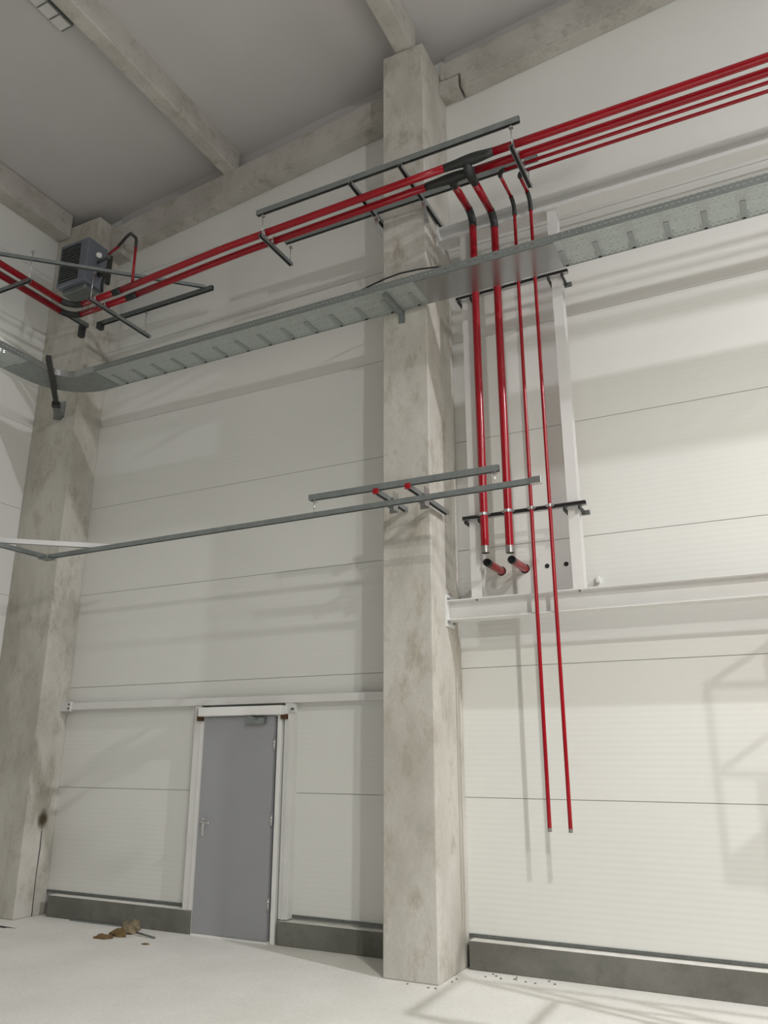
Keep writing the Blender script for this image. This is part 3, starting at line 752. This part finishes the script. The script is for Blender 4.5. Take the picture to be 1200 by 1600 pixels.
for i in range(16):
    x = random.uniform(-2.7, -1.9) if i > 4 else random.uniform(-3.2, -2.6); y = -.17 - random.random() * .12 if i > 4 else -.74 - random.random() * .06
    if i in (3, 4): x, y = -2.72, -.45 - .1*(i-3)
    near = i <= 4
    scrap('concrete_crumb', x, y, (.012, .010), .010, M_plinth, 'tiny concrete crumb on the floor at the foot of the middle column' if near else 'tiny concrete crumb on the floor along the right plinth', n_=6)['group'] = 'crumbs at the column foot' if near else 'crumbs along the right plinth'

# ------------------------------------------------------------------ hall lamps and the added fill, out of frame; guessed lift placed for its shadow
for i, (p, sz_, pw, col, tl, hd_, sprd) in enumerate(LAMPS):
    x, y, z = p
    root = thing('flood_lamp', ['floodlight nearest to the viewer, over the right shoulder', 'lamp hanging far to the right near the wall', 'tilted floodlight far back in the hall on the right', 'added fill lamp overhead, right of the viewer', 'floodlight straight behind the viewer'][i], 'lamp', p)
    bm = newbox(-.3, .3, -.3, .3, .02, .10, bev=.01)
    bmesh.ops.transform(bm, matrix=Matrix.Translation(p) @ Matrix.Rotation(math.radians(hd_), 4, 'Z') @ Matrix.Rotation(math.radians(tl), 4, 'X'), verts=bm.verts)
    obj('housing', bm, M_galv, root)
    obj('rod', T([(x, y, z + .10), (x, y, ZC(x) - .01)], .01, 8), M_galv, root)

root = thing('guessed_scissor_lift', 'unseen orange scissor lift right of the red pipes, guessed and added for its wall shadow', 'lift', (1.6, -1.75, 0))
x0, x1, y0, y1 = .66, 2.7, -2.15, -1.40
obj('chassis', newbox(x0 + .1, x1 - .1, y0, y1, .18, .62, bev=.02), M_lift, root)
for x in (x0 + .35, x1 - .35):
    for y in (y0 + .05, y1 - .05): obj('wheel', T([(x, y - .07, .20), (x, y + .07, .20)], .20, 20), M_tyre, root)
bm = bmesh.new()
for k in range(3):
    z0_, z1_ = .62 + k * .40, 1.02 + k * .40
    for y in (y0 + .08, y1 - .08):
        for a, b_ in ((x0 + .2, x1 - .2), (x1 - .2, x0 + .2)):
            sweep(bm, [(a, y, z0_), (b_, y, z1_)], [(-.02, .05), (.02, .05), (.02, -.05), (-.02, -.05)])
obj('scissor_arms', bm, M_galvd, root)
obj('platform', newbox(x0, x1, y0, y1, 1.82, 1.97, bev=.01), M_lift, root)
obj('toe_board', newbox(x0 + .25, x1, y0 + .02, y0 + .05, 1.97, 2.45), M_lift, root)
bm = bmesh.new()
for (a, b_) in ((x0 + .02, y0 + .02), (x0 + .02, y1 - .02), (x0 + .32, y1 - .02), (x1, y0 + .02), (x1, y1 - .02), (x0 + .9, y0 + .02), (x0 + .9, y1 - .02)):
    tube(bm, [(a, b_, 1.97), (a, b_, 3.08)], .024, 8)
for z in (2.5, 3.08):
    tube(bm, [(x0 + .02, y0 + .02, z), (x1, y0 + .02, z), (x1, y1 - .02, z), (x0 + .02, y1 - .02, z), (x0 + .02, y0 + .02, z)], .024, 8)
tube(bm, [(x0 + .02, y1 - .02, 3.05), (x0 + .5, y1 - .02, 3.75), (x0 + .9, y1 - .02, 3.75)], .03, 8)
obj('guard_rail', bm, M_lift, root)
